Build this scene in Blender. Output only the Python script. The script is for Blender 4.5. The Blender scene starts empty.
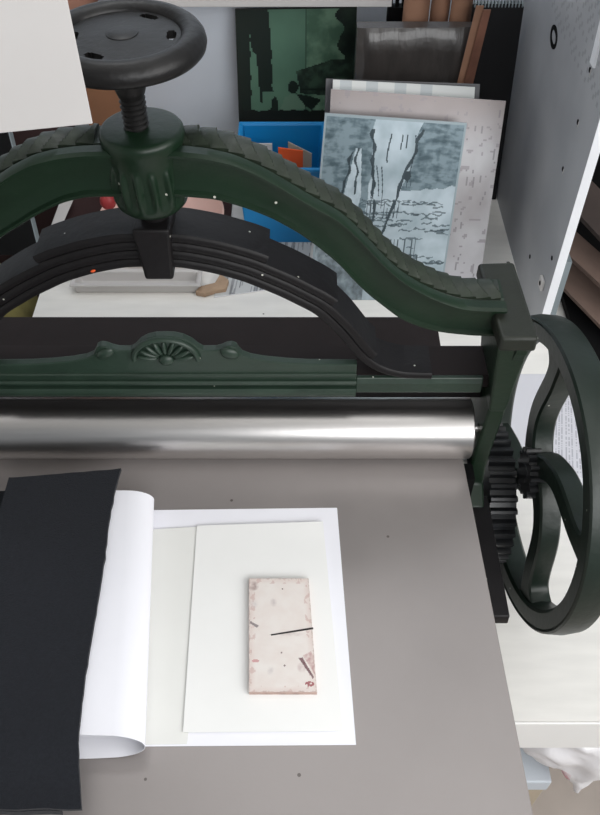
import bpy, bmesh, math, random
from mathutils import Vector, Matrix, noise
random.seed(7)
S = bpy.context.scene
COL = S.collection
R = math.radians
PI = math.pi

# ------------------------------------------------------------------ camera
H = 0.85; PITCH = R(48.5); F = 820.0
sp, cp = math.sin(PITCH), math.cos(PITCH)
cam = bpy.data.cameras.new('camera'); co = bpy.data.objects.new('camera', cam); COL.objects.link(co)
co.location = (0, 0, H); co.rotation_euler = (R(90) - PITCH, 0, 0)
cam.sensor_fit = 'VERTICAL'; cam.sensor_height = 24.0; cam.lens = 24.0 * F / 815.0
cam.clip_start = 0.02
S.camera = co

def at(px, py, x=None, y=None, z=None):
    """point of the photograph taken to a real plane of the room"""
    u = (px - 300) / F; v = (407.5 - py) / F
    r = Vector((u, cp + v * sp, -sp + v * cp))
    t = x / r.x if x is not None else (y / r.y if y is not None else (z - H) / r.z)
    return Vector((0, 0, H)) + r * t

# ------------------------------------------------------------------ materials
def lin(c):
    return tuple(((v / 255 / 12.92) if v / 255 <= .04045 else ((v / 255 + .055) / 1.055) ** 2.4) for v in c) + (1,)

def mat(name, c, rough=.5, metal=0., spec=.5, var=0., scale=20., bump=0., bscale=60., specks=0., speck_col=(190, 190, 180),
        attr=None, stretch=None, rvar=0., coat=0., sheen=0., alpha=None):
    m = bpy.data.materials.new(name); m.use_nodes = True
    nt = m.node_tree; N = nt.nodes; L = nt.links
    b = N['Principled BSDF']
    b.inputs['Roughness'].default_value = rough; b.inputs['Metallic'].default_value = metal
    b.inputs['Specular IOR Level'].default_value = spec
    b.inputs['Coat Weight'].default_value = coat; b.inputs['Sheen Weight'].default_value = sheen
    tc = N.new('ShaderNodeTexCoord'); src = tc.outputs['Object']
    if stretch:
        mp = N.new('ShaderNodeMapping'); mp.inputs['Scale'].default_value = stretch
        L.new(src, mp.inputs['Vector']); src = mp.outputs['Vector']
    if attr:
        a = N.new('ShaderNodeAttribute'); a.attribute_name = attr; out = a.outputs['Color']
    else:
        rgb = N.new('ShaderNodeRGB'); rgb.outputs[0].default_value = lin(c); out = rgb.outputs[0]
    nz = N.new('ShaderNodeTexNoise'); nz.inputs['Scale'].default_value = scale; nz.inputs['Detail'].default_value = 6
    L.new(src, nz.inputs['Vector'])
    if var:
        mr = N.new('ShaderNodeMapRange'); mr.inputs['From Min'].default_value = .3; mr.inputs['From Max'].default_value = .7
        mr.inputs['To Min'].default_value = 1 - var; mr.inputs['To Max'].default_value = 1 + var
        L.new(nz.outputs['Fac'], mr.inputs['Value'])
        mx = N.new('ShaderNodeMix'); mx.data_type = 'RGBA'; mx.blend_type = 'MULTIPLY'; mx.inputs['Factor'].default_value = 1
        L.new(out, mx.inputs[6]); L.new(mr.outputs[0], mx.inputs[7]); out = mx.outputs[2]
    if rvar:
        mr = N.new('ShaderNodeMapRange'); mr.inputs['To Min'].default_value = rough - rvar; mr.inputs['To Max'].default_value = rough + rvar
        mr.inputs['From Min'].default_value = .3; mr.inputs['From Max'].default_value = .7
        L.new(nz.outputs['Fac'], mr.inputs['Value']); L.new(mr.outputs[0], b.inputs['Roughness'])
    if specks:
        vo = N.new('ShaderNodeTexVoronoi'); vo.inputs['Scale'].default_value = specks
        L.new(tc.outputs['Object'], vo.inputs['Vector'])
        sepc = N.new('ShaderNodeSeparateColor'); L.new(vo.outputs['Color'], sepc.inputs[0])
        a1 = N.new('ShaderNodeMath'); a1.operation = 'LESS_THAN'; a1.inputs[1].default_value = .09; L.new(vo.outputs['Distance'], a1.inputs[0])
        a2 = N.new('ShaderNodeMath'); a2.operation = 'GREATER_THAN'; a2.inputs[1].default_value = .86; L.new(sepc.outputs[0], a2.inputs[0])
        a3 = N.new('ShaderNodeMath'); a3.operation = 'MULTIPLY'; L.new(a1.outputs[0], a3.inputs[0]); L.new(a2.outputs[0], a3.inputs[1])
        mx = N.new('ShaderNodeMix'); mx.data_type = 'RGBA'
        L.new(a3.outputs[0], mx.inputs['Factor']); L.new(out, mx.inputs[6]); mx.inputs[7].default_value = lin(speck_col); out = mx.outputs[2]
    L.new(out, b.inputs['Base Color'])
    if bump:
        n2 = N.new('ShaderNodeTexNoise'); n2.inputs['Scale'].default_value = bscale; n2.inputs['Detail'].default_value = 4
        L.new(src, n2.inputs['Vector'])
        bp = N.new('ShaderNodeBump'); bp.inputs['Strength'].default_value = bump; bp.inputs['Distance'].default_value = .002
        L.new(n2.outputs['Fac'], bp.inputs['Height']); L.new(bp.outputs[0], b.inputs['Normal'])
    return m

M = dict(
    wheelgreen=mat('dark_green_wheel_paint', (22, 34, 27), .42, spec=.5, var=.15, scale=25, bump=.25, bscale=90, specks=60),
    green=mat('green_cast_iron_paint', (19, 38, 24), .38, spec=.38, var=.18, scale=25, bump=.25, bscale=90, specks=70),
    rope=mat('worn_green_paint', (36, 44, 34), .45, spec=.4, var=.25, scale=60, bump=.3, bscale=140),
    rail=mat('greyish_green_paint', (38, 54, 44), .42, var=.15, scale=30, bump=.25, bscale=100, specks=80),
    black=mat('black_painted_steel', (22, 20, 21), .48, spec=.25, var=.15, scale=40, bump=.2, bscale=120, specks=80),
    wheelblk=mat('black_cast_iron', (20, 19, 19), .42, spec=.35, var=.2, scale=40, bump=.35, bscale=110),
    cap=mat('dusty_green_paint', (36, 39, 33), .48, spec=.35, var=.2, scale=30, bump=.25, bscale=120, specks=90),
    gear=mat('black_oiled_iron', (36, 37, 39), .28, spec=.6, var=.3, scale=60),
    steel=mat('polished_steel', (208, 205, 203), .33, metal=1., stretch=(1, 30, 30), rvar=.02, scale=10),
    bed=mat('brushed_steel_bed', (155, 149, 147), .42, metal=.4, var=.05, scale=7, rvar=.05, bump=.03, bscale=250, specks=46, speck_col=(104, 97, 95)),
    brown=mat('dark_brown_matte', (36, 30, 30), .7, spec=.2, var=.1),
    felt=mat('black_felt', (35, 37, 42), .95, spec=.12, var=.12, scale=300, bump=.6, bscale=700, sheen=.1),
    tissue=mat('greyish_cream_paper', (229, 229, 225), .85, spec=.2, var=.01),
    paper=mat('white_paper', (240, 240, 246), .8, spec=.2, var=.01),
    cream=mat('cream_paper', (240, 240, 238), .85, spec=.2, var=.01),
    tile=mat('stained_block_paint', (0, 0, 0), .6, attr='paint', bump=.15, bscale=200),
    tileside=mat('block_edge', (176, 150, 140), .7, var=.25, scale=90),
    ink=mat('black_line', (38, 34, 34), .6),
    art=mat('painted_surface', (0, 0, 0), .42, attr='paint'),
    zinc=mat('etched_zinc', (0, 0, 0), .36, metal=.35, attr='paint'),
    edge=mat('bare_metal_edge', (196, 202, 206), .35, metal=.6),
    wall=mat('bluish_white_wall_paint', (232, 240, 250), .8, var=.03, scale=4),
    wallw=mat('white_wall_paint', (222, 222, 220), .85, var=.03, scale=4),
    floor=mat('grey_floor', (178, 168, 160), .6, var=.08, scale=8),
    table=mat('white_table_paint', (236, 234, 229), .45, var=.05, scale=9, stretch=(1, 5, 5), specks=22, speck_col=(90, 88, 84)),
    tedge=mat('white_edge_paint', (244, 243, 240), .4),
    white=mat('white_board', (198, 195, 193), .6, var=.02),
    melamine=mat('grey_white_melamine', (190, 192, 196), .5, var=.07, scale=6),
    melprint=mat('printed_melamine', (0, 0, 0), .5, attr='paint'),
    meledge=mat('white_panel_edge', (236, 238, 242), .45, var=.03, scale=15),
    dark=mat('near_black', (11, 11, 12), .7, spec=.15),
    blackcov=mat('black_cover', (22, 22, 24), .6, spec=.25, var=.1),
    blue=mat('blue_plastic', (24, 132, 196), .35, spec=.5),
    orange=mat('orange_card', (232, 92, 40), .7),
    beige=mat('beige_card', (186, 172, 152), .8, var=.06),
    pink=mat('pink_glaze', (214, 178, 168), .4, var=.05),
    red=mat('red_plastic', (150, 44, 46), .5),
    maroon=mat('dark_maroon_matte', (58, 38, 38), .9, var=.15),
    cardb=mat('brown_cardboard', (132, 92, 66), .85, var=.1, scale=8),
    cardc=mat('reddish_kraft_paper', (150, 112, 90), .8, var=.16, scale=14),
    terra=mat('brown_clay', (166, 122, 104), .7, var=.05),
    wrap=mat('plastic_wrapped_grey', (60, 56, 54), .36, spec=.6, var=.22, scale=16, bump=1., bscale=28, stretch=(3, 1, 1), coat=.25),
    copper=mat('copper_sheet', (128, 88, 72), .45, metal=.4, var=.2, scale=20),
    olive=mat('olive_cloth', (104, 98, 56), .9, var=.4, scale=16, bump=.8, bscale=26),
    slate=mat('grey_painted_post', (128, 138, 142), .5),
    wood=mat('pale_brown_wood', (122, 102, 92), .7, var=.18, scale=8, stretch=(1, 1, 8)),
    wood2=mat('dark_brown_wood', (70, 60, 56), .7, var=.2, scale=8),
    bag=mat('white_plastic_bag', (240, 238, 240), .4, spec=.5, var=.03, scale=12, bump=.5, bscale=30, attr='paint'),
    pinkst=mat('pink_print', (222, 170, 176), .5),
    boxblue=mat('pale_blue_box', (206, 214, 222), .5),
    kraft=mat('torn_cardboard', (172, 146, 122), .9, var=.15, scale=40),
)

# ------------------------------------------------------------------ object helpers
def thing(name, label, cat, loc=(0, 0, 0), group=None):
    o = bpy.data.objects.new(name, None); COL.objects.link(o); o.location = loc
    o.empty_display_size = .05
    o['label'] = label; o['category'] = cat
    if group: o['group'] = group
    return o

def root_loc(p):
    v = Vector((0, 0, 0))
    while p is not None:
        v += p.location; p = p.parent
    return v

def obj(name, bm, m, parent=None, smooth=None, bevel=0., seg=2, label=None):
    """link one bmesh (given in room coordinates) as one mesh object"""
    bmesh.ops.recalc_face_normals(bm, faces=bm.faces)
    if parent is not None:
        off = root_loc(parent)
    else:
        xs = [v.co for v in bm.verts]
        off = Vector(((min(v.x for v in xs) + max(v.x for v in xs)) / 2, (min(v.y for v in xs) + max(v.y for v in xs)) / 2, min(v.z for v in xs)))
    bmesh.ops.translate(bm, verts=bm.verts, vec=-off)
    me = bpy.data.meshes.new(name); bm.to_mesh(me); bm.free()
    o = bpy.data.objects.new(name, me); COL.objects.link(o)
    if isinstance(m, (list, tuple)):
        for q in m: me.materials.append(q)
    else: me.materials.append(m)
    if parent is None: o.location = off
    else: o.parent = parent
    if bevel:
        b = o.modifiers.new('bevel', 'BEVEL'); b.width = bevel; b.segments = seg; b.limit_method = 'ANGLE'; b.angle_limit = R(35)
        b.harden_normals = False
    if smooth is not None:
        for p in me.polygons: p.use_smooth = True
        if smooth < 180:
            me.set_sharp_from_angle(angle=R(smooth))
    if label: o['label'] = label
    return o

def tag(o, label, cat, group=None, kind=None):
    o['label'] = label; o['category'] = cat
    if group: o['group'] = group
    if kind: o['kind'] = kind
    return o

def struct(name, bm, m, parent=None, **k):
    o = obj(name, bm, m, parent, **k)
    if parent is None: o['kind'] = 'structure'
    return o

def nb(): return bmesh.new()

def box(bm, lo, hi, rot=0., mi=0):
    c = [(lo[i] + hi[i]) / 2 for i in range(3)]; s = [hi[i] - lo[i] for i in range(3)]
    r = bmesh.ops.create_cube(bm, size=1., matrix=Matrix.Translation(c) @ Matrix.Rotation(rot, 4, 'Z') @ Matrix.Diagonal((*s, 1)))
    return r['verts']

def bx(lo, hi, rot=0.):
    bm = nb(); box(bm, lo, hi, rot); return bm

def prism(bm, pts, a, b):
    """closed outline pts (list of functions t->Vector unnecessary): pts given twice, front and back rings"""
    n = len(a); va = [bm.verts.new(p) for p in a]; vb = [bm.verts.new(p) for p in b]
    bm.faces.new(va); bm.faces.new(vb[::-1])
    for i in range(n):
        j = (i + 1) % n
        bm.faces.new((va[i], vb[i], vb[j], va[j]))

def prism_yz(prof, x0, x1, bm=None):
    bm = bm or nb()
    prism(bm, None, [(x0, y, z) for y, z in prof], [(x1, y, z) for y, z in prof]); return bm

def prism_xz(prof, y0, y1, bm=None):
    bm = bm or nb()
    prism(bm, None, [(x, y0, z) for x, z in prof], [(x, y1, z) for x, z in prof]); return bm

def rings(bm, rs, close_u=True, cap=True):
    """skin a list of vertex rings"""
    R_ = [[bm.verts.new(p) for p in r] for r in rs]
    n = len(R_[0])
    for i in range(len(R_) - 1):
        for k in range(n if close_u else n - 1):
            j = (k + 1) % n
            bm.faces.new((R_[i][k], R_[i][j], R_[i + 1][j], R_[i + 1][k]))
    if cap and close_u:
        bm.faces.new(R_[0][::-1]); bm.faces.new(R_[-1])
    return R_

def lathe(bm, prof, c, axis='Z', seg=48, cap=True, mod=None):
    """prof: (radius, height) from one end to the other"""
    rs = []
    for r, h in prof:
        ring = []
        for k in range(seg):
            a = 2 * PI * k / seg; rr = r * (mod(a, h) if mod else 1)
            p = (rr * math.cos(a), rr * math.sin(a), h)
            if axis == 'X': p = (p[2], p[0], p[1])
            ring.append(Vector(c) + Vector(p))
        rs.append(ring)
    rings(bm, rs, True, cap); return bm

def lerp(tab, x):
    if x <= tab[0][0]: return tab[0][1]
    for (a, fa), (b, fb) in zip(tab, tab[1:]):
        if x <= b: return fa + (fb - fa) * (x - a) / (b - a)
    return tab[-1][1]

def smooth_tab(tab, n, it=3):
    xs = [tab[0][0] + (tab[-1][0] - tab[0][0]) * i / (n - 1) for i in range(n)]
    ys = [lerp(tab, x) for x in xs]
    for _ in range(it):
        ys = [ys[0]] + [(ys[i - 1] + 2 * ys[i] + ys[i + 1]) / 4 for i in range(1, n - 1)] + [ys[-1]]
    return list(zip(xs, ys))

def ellipsoid(bm, c, ax, ay, az, seg=12, rng=8):
    mtx = Matrix((ax, ay, az)).transposed().to_4x4(); mtx.translation = Vector(c)
    bmesh.ops.create_uvsphere(bm, u_segments=seg, v_segments=rng, radius=1, matrix=mtx)

def painted(name, quad, th, nu, nv, fn, m, parent=None, m_side=None, label=None, bevel=0.):
    """slab whose front face (TL,TR,BR,BL corners) is coloured by fn(u,v) -> sRGB; u right, v down"""
    TL, TR, BR, BL = [Vector(q) for q in quad]
    nrm = (TR - TL).cross(BL - TL).normalized()          # points to the back of the slab
    bm = nb(); lay = None
    P = [[(TL * (1 - i / nu) + TR * (i / nu)) * (1 - j / nv) + (BL * (1 - i / nu) + BR * (i / nu)) * (j / nv) for i in range(nu + 1)] for j in range(nv + 1)]
    V = [[bm.verts.new(p) for p in row] for row in P]
    lay = bm.loops.layers.float_color.new('paint')
    front = []
    for j in range(nv):
        for i in range(nu):
            f = bm.faces.new((V[j][i], V[j + 1][i], V[j + 1][i + 1], V[j][i + 1]))
            c = lin(fn((i + .5) / nu, (j + .5) / nv))
            for l in f.loops: l[lay] = c
    bd = [V[0][i] for i in range(nu + 1)] + [V[j][nu] for j in range(1, nv + 1)] + [V[nv][i] for i in range(nu - 1, -1, -1)] + [V[j][0] for j in range(nv - 1, 0, -1)]
    bk = [bm.verts.new(v.co + nrm * th) for v in bd]
    n = len(bd)
    for k in range(n):
        f = bm.faces.new((bd[k], bd[(k + 1) % n], bk[(k + 1) % n], bk[k])); f.material_index = 1
    f = bm.faces.new(bk[::-1]); f.material_index = 1
    return obj(name, bm, [m, m_side or m], parent, label=label)

def mixc(a, b, t):
    t = max(0, min(1, t)); return tuple(a[i] * (1 - t) + b[i] * t for i in range(3))
def nz(x, y, s=0.): return noise.noise(Vector((x, y, s)))
def fb(x, y, s=0.): return noise.fractal(Vector((x, y, s)), 1., 2., 4)
def inpoly(u, v, P):
    c = False; j = len(P) - 1
    for i in range(len(P)):
        if (P[i][1] > v) != (P[j][1] > v) and u < (P[j][0] - P[i][0]) * (v - P[i][1]) / (P[j][1] - P[i][1]) + P[i][0]: c = not c
        j = i
    return c

# ================================================================== SETTING
TZ = -.32           # table top
FZ = -.85           # floor
YW = 2.0            # back wall
struct('floor', bx((-1.7, -1.4, FZ - .05), (1.9, YW, FZ)), M['floor'])
struct('wall_back', bx((-1.7, YW, FZ), (1.9, YW + .06, 1.75)), M['wall'])
struct('wall_left', bx((-1.76, -1.4, FZ), (-1.7, YW, 1.75)), M['wallw'])
struct('ceiling', bx((-1.7, -.9, 1.75), (1.9, YW, 1.8)), M['wallw'])

# ================================================================== TABLE under the press
YT = at(550, 724, z=TZ).y
table = thing('work_table', 'white painted table with thick front edge carrying the green press', 'table', (.2, 1.2, FZ))
obj('tabletop', bx((-.565, YT + .004, TZ - .03), (1.15, YW - .01, TZ)), M['table'], table)
obj('front_apron', bx((-.565, YT, TZ - .097), (1.15, YT + .004, TZ)), M['tedge'], table, bevel=.0015)
for lx in (-.53, 1.08):
    for ly in (YT + .03, YW - .08):
        obj('leg', bx((lx, ly, FZ), (lx + .05, ly + .05, TZ - .03)), M['tedge'], table)

# ================================================================== THE PRESS
XC = -.151
press = thing('etching_press', 'green and black cast iron etching press with steel roller and bed', 'etching press', (XC, .68, TZ))
BX0, BX1 = -.526, .224
# bed
def bedx(y): return .2245 - .0245 * (y - .229)
bm = nb(); prism(bm, None, [(BX0, .12, -.02), (bedx(.12), .12, -.02), (bedx(.936), .936, -.02), (BX0, .936, -.02)], [(BX0, .12, 0), (bedx(.12), .12, 0), (bedx(.936), .936, 0), (BX0, .936, 0)])
obj('bed', bm, M['bed'], press, bevel=.0012)
obj('end_strip', bx((BX0, .862, .0), (bedx(.9), .935, .002)), M['brown'], press, label='dark brown strip across the far end of the bed')  # thin dark slab over the far end of the bed
# rollers
RY, RR = .682, .0405
obj('roller', lathe(nb(), [(.012, BX0 - .02), (.016, BX0 - .002), (RR - .002, BX0 - .002), (RR, BX0), (RR, .2165), (RR - .002, .2182), (.006, .2182), (.006, .232)], (0, RY, RR), 'X', 96), M['steel'], press, smooth=30)
obj('lower_roller', lathe(nb(), [(RR, BX0), (RR, BX1)], (0, RY, -.0205 - RR), 'X', 48), M['steel'], press, smooth=30)

# side frames -----------------------------------------------------------
XR = .250
fp = [(533, 343), (521, 380), (512, 405), (500, 432), (491, 456), (486, 478), (485, 500)]
front = [(.634, .238), (.637, .222), (.652, .18), (.659, .148), (.656, .11), (.661, .06), (.667, .01), (.669, -.03), (.663, -.055), (.634, -.072), (.634, -.10)]
def side_frame(x0, x1, sgn):
    prof = front + [(.60, -.112), (.60, -.13), (.62, -.16), (.60, TZ + .03), (.52, TZ + .02), (.52, TZ), (.90, TZ), (.90, TZ + .02), (.80, TZ + .03), (.775, -.16), (.76, -.1), (.752, .0), (.748, .1), (.742, .236)]
    fr = obj('side_frame', prism_yz(prof, x0, x1), M['green'], press, bevel=.003, smooth=40)
    # raised panel on the front of the post
    pan = [(y - .0055, z) for y, z in front[0:4]]; pan2 = [(y + .004, z) for y, z in front[0:4]][::-1]
    obj('front_panel', prism_yz(pan + pan2, x0 + .004, x1 - .004), M['green'], fr, bevel=.001)
    # cap
    a = x0 - .0245 if sgn > 0 else x0 + .0005; b = x1 - .0005 if sgn > 0 else x1 + .0245
    bm = nb()
    prism(bm, None, [(a + .0055, .619, .238), (b, .619, .238), (b - .002, .748, .238), (a - .001, .746, .238)], [(a + .0055, .620, .258), (b - .0005, .620, .258), (b - .0045, .747, .258), (a - .001, .745, .258)])
    obj('cap', bm, M['cap'], fr, bevel=.004, seg=3, smooth=40)
    bm = nb(); xs_ = (a + .0075, b - .0008) if sgn > 0 else (a + .0008, b - .0075); xl_, xh_ = (x0 + .0005, x1 - .0008) if sgn > 0 else (x0 + .0008, x1 - .0005)
    prism(bm, None, [(xs_[0], .631, .2385), (xs_[1], .631, .2385), (xs_[1], .735, .2385), (xs_[0], .735, .2385)], [(xl_, .656, .10), (xh_, .656, .10), (xh_, .735, .10), (xl_, .735, .10)]); obj('neck_moulding', bm, M['green'], fr, bevel=.003)
    # slide bar for the bed
    bm = prism_yz([(.655, -.072), (.655, -.10), (.486, -.10), (.476, -.094), (.472, -.086), (.474, -.072)], *((.228, .2575) if sgn > 0 else (2 * XC - .2575, 2 * XC - .228)))
    obj('bed_slide', bm, M['black'], fr, bevel=.002, smooth=40)
    xa_, xb_ = sorted((x0 + .002, x0 - .012)) if sgn > 0 else sorted((x1 - .002, x1 + .012))
    obj('gap_block', bx((xa_, .645, -.115), (xb_, .735, -.022)), M['dark'], fr)  # added dark block hiding the bright gap beside the bed
    obj('bearing_nut', lathe(nb(), [(.012, -.006), (.012, .004)], ((x0 + x1) / 2 + sgn * -.0165, .655, -.066), 'X', 6), M['black'], fr)
side_frame(.2288, XR, 1)
side_frame(2 * XC - XR, 2 * XC - .2288, -1)

# cross beam over the roller ------------------------------------------------
obj('cross_beam', bx((2 * XC - .232, .672, .127), (.232, .722, .1485)), M['brown'], press, bevel=.001)
obj('gap_plate', bx((2 * XC - .230, .7005, .0778), (.230, .716, .128)), M['black'], press)  # added plate that keeps the gap above the roller dark
for s in (1, -1):
    xa, xb = sorted((XC + s * (.066 - XC), XC + s * (.2165 - XC)))
    obj('bearing_pad', prism_yz([(.664, .126), (.664, .142), (.667, .149), (.672, .149), (.672, .126)], xa, xb), M['rail'], press, bevel=.0015)
# ornamental rail in front of the beam
YR = .664
top = [(0, .2185), (.010, .218), (.020, .215), (.029, .209), (.036, .2005), (.041, .1965), (.055, .1965), (.062, .199), (.068, .2025), (.074, .2035), (.079, .201), (.081, .196), (.085, .189), (.094, .184), (.11, .180), (.135, .1765), (.16, .1745), (.217, .1735)]
right = [(XC + d, z) for d, z in top]; left = [(XC - d, z) for d, z in top[1:]][::-1]
outline = [(XC - .217, .127)] + left + right + [(XC + .217, .127)]
orn = obj('ornamental_rail', prism_xz(outline, YR, YR + .010), M['rail'], press, bevel=.0015)
for z0, z1, yy in ((.126, .139, .656), (.143, .149, .659), (.156, .160, .661)):
    obj('moulding', prism_yz([(yy + .002, z0), (yy, (z0 * .7 + z1 * .3)), (yy, (z0 * .3 + z1 * .7)), (yy + .002, z1), (YR + .002, z1), (YR + .002, z0)], XC - .217, XC + .217), M['rail'], orn, smooth=30)
# fan shell: rim and petals
fc = Vector((XC - .002, YR - .001, .184))
bm = nb(); rs = []
for k in range(25):
    a = PI * k / 24; d = Vector((math.cos(a), 0, math.sin(a) * .86))
    c = fc + d * .0365
    rs.append([c + d * (.0035 * math.cos(t)) + Vector((0, -1, 0)) * (.0045 * math.sin(t)) for t in [2 * PI * q / 10 for q in range(10)]])
rings(bm, rs); obj('fan_rim', bm, M['rail'], orn, smooth=50)
bm = nb()
for k in range(9):
    a = PI * (k + .5) / 9; d = Vector((math.cos(a), 0, math.sin(a) * .86)); t = Vector((-d.z, 0, d.x)).normalized()
    ellipsoid(bm, fc + d * .0215, d * .0125, t * .0031, Vector((0, .005, 0)))
obj('fan_petals', bm, M['rail'], orn, smooth=180)
bm = nb(); ellipsoid(bm, fc + Vector((0, 0, -.001)), Vector((.009, 0, 0)), Vector((0, .006, 0)), Vector((0, 0, .008)), 16, 10)
obj('fan_boss', bm, M['rail'], orn, smooth=180)
for s in (1, -1):
    bm = nb(); ellipsoid(bm, (XC + s * .071, YR, .1925), Vector((.011, 0, .003 * -s)), Vector((0, .005, 0)), Vector((.001, 0, .008)), 16, 10)
    obj('scroll', bm, M['rail'], orn, smooth=180)

# arched top beam ---------------------------------------------------------------
atop = [(-.151, .4535), (-.107, .453), (-.083, .45), (-.06, .444), (-.036, .432), (-.012, .416), (.012, .399), (.038, .383), (.053, .368), (.069, .349), (.085, .329), (.102, .311), (.119, .298), (.136, .287), (.152, .279), (.169, .272), (.186, .269), (.22, .268)]
abot = [(-.151, .406), (-.107, .406), (-.078, .403), (-.05, .393), (-.027, .382), (0, .364), (.02, .346), (.04, .326), (.057, .303), (.073, .285), (.09, .269), (.107, .253), (.125, .243), (.142, .236), (.159, .232), (.189, .228), (.22, .227)]
NT = 90
tt = smooth_tab(atop, NT, 3); tb = smooth_tab(abot, NT, 3)
def frames(tab):
    out = []
    for i in range(len(tab)):
        a = tab[max(0, i - 1)]; b = tab[min(len(tab) - 1, i + 1)]
        t = Vector((b[0] - a[0], 0, b[1] - a[1])).normalized(); out.append((Vector((tab[i][0], 0, tab[i][1])), t, Vector((-t.z, 0, t.x))))
    return out
ft, fbm = frames(tt), frames(tb)
# pair top and bottom samples so the section stays roughly normal to the arch
def arm_bm(s):
    bm = nb(); rs = []
    for i in range(NT):
        P, t, n = ft[i]; Q, t2, n2 = fbm[i]
        Q = Q - Vector((0, 0, .011)) * (min(1, max(0, (Q.x + .10) / .07)) if s < 0 else 0)
        D = (Q - P)
        def pt(y, f, off=0.):   # f 0 top..1 bottom
            v = P + D * f + n * off
            return Vector((XC + s * (v.x - XC), y, v.z))
        L = D.length
        rs.append([pt(.656, 0, 0), pt(.6525, .0025 / L), pt(.653, .005 / L), pt(.658, .007 / L), pt(.6595, .03 / L if L > .05 else .4), pt(.6595, .7),
                   pt(.658, 1 - .0065 / L), pt(.6535, 1 - .0045 / L), pt(.6535, 1 - .002 / L), pt(.656, 1), pt(.704, 1), pt(.705, .05), pt(.702, 0, -.001),
                   pt(.674, 0, -.002), pt(.672, 0, -.004), pt(.669, 0, -.004), pt(.667, 0, 0)])
    rings(bm, rs); return bm
def rope_bm(s):
    # twisted band: overlapping oblique scales along the outer edge of the arm
    bm = nb(); NS = 460; NW = 12; xa, xb = XC + .036, .2165
    fine = smooth_tab([q for q in tt], 600, 0); fr = [q for q in frames(fine) if xa <= q[0].x <= xb]
    acc = 0; rows = []; last = fr[0][0]; step = .0166
    for P, t, n in fr:
        acc += (P - last).length; last = P; row = []
        for k in range(NW + 1):
            w_ = k / NW; y = .6725 + .0325 * w_
            ph = (acc / step + .75 * w_ + .35 * math.sin(w_ * PI)) % 1.0
            hgt = (.0076 * ph ** .8) * (math.sin(PI * min(1, max(0, .06 + .9 * w_))) ** .5) - .0025
            v = P + n * hgt; row.append(Vector((XC + s * (v.x - XC), y, v.z)))
        low = P - n * .006
        row = [Vector((XC + s * (low.x - XC), .6725, low.z))] + row + [Vector((XC + s * (low.x - XC), .705, low.z))]
        rows.append(row)
    rings(bm, rows); return bm
for s in (1, -1):
    a = obj('arched_arm', arm_bm(s), M['green'], press, smooth=35)
    obj('rope_moulding', rope_bm(s), M['rope'], a, smooth=38)
# central boss
BY = .68
def flute(a, h):
    if .395 < h < .436: return 1 + .10 * max(-.25, math.cos(15 * a + (h - .4) * 20)) * math.sin((h - .395) / .041 * PI) ** .6
    return 1
BXC = XC + .0075
boss = obj('screw_boss', lathe(nb(), [(.010, .381), (.024, .3815), (.030, .384), (.0345, .389), (.0362, .395)] + [(.0355 - .0008 * k / 14, .395 + .041 * k / 14) for k in range(1, 15)] + [(.0352, .440), (.0362, .446), (.0378, .452), (.0386, .457), (.0382, .4605), (.0365, .463), (.034, .464), (.010, .464)], (BXC, BY, 0), 'Z', 180, mod=flute), M['green'], press, smooth=45)
# screw with thread
bm = nb(); seg = 24; rs = []; nturn = 7
SXC = XC + .0035
lathe(bm, [(.0105, .352), (.0105, .475)], (SXC, BY, 0), 'Z', 24)
for k in range(nturn * 24 + 1):
    a = 2 * PI * k / 24; z = .462 + .034 * k / (nturn * 24); d = Vector((math.cos(a), math.sin(a), 0)); c = Vector((SXC, BY, z)) + d * .0102
    rs.append([c + Vector((0, 0, -.0016)), c + d * .0016, c + Vector((0, 0, .0016))])
rings(bm, rs)
lathe(bm, [(.0102, .47), (.0102, .492), (.0122, .496), (.0135, .50), (.0135, .540)], (SXC, BY, 0), 'Z', 32)
obj('pressure_screw', bm, M['wheelblk'], press, smooth=40)
obj('thrust_collar', lathe(nb(), [(.011, .352), (.0135, .356), (.0135, .372), (.0125, .386)], (BXC, BY, 0), 'Z', 32), M['black'], press, smooth=40)

# hand wheel ---------------------------------------------------------------------------
WZ = .545; wc = Vector((XC + .004, BY, WZ))
hw = obj('hand_wheel', lathe(nb(), [(.0478, -.004), (.0482, .0005), (.0500, .0035), (.0535, .0058), (.0575, .0066), (.062, .0056), (.0658, .0028), (.0686, -.0012), (.0695, -.0056), (.0686, -.0098), (.066, -.0126), (.061, -.0142), (.056, -.0136), (.051, -.011), (.0478, -.004)], wc, 'Z', 96, cap=False), M['wheelblk'], press, smooth=180)
bm = nb(); nr = 34; na = 180
def hz(r): return -.0015 + .0015 * math.cos(min(1, r / .05) * PI) 
lev = []
for top_ in (1, 0):
    g = [[bm.verts.new(wc + Vector((r * math.cos(2 * PI * k / na), r * math.sin(2 * PI * k / na), hz(r) + (0.0035 if top_ else -.0035)))) for k in range(na)] for r in [.004 + .046 * i / nr for i in range(nr + 1)]]
    lev.append(g)
def hole(i, k):
    r = .004 + .046 * (i + .5) / nr; a = (k + .5) / na * 360; a = min(min(abs((a - q + 180) % 360 - 180) for q in (2, 64, 182, 244)), 99)
    return ((r - .0405) / .0042) ** 2 + (a / 13) ** 2 < 1
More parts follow.
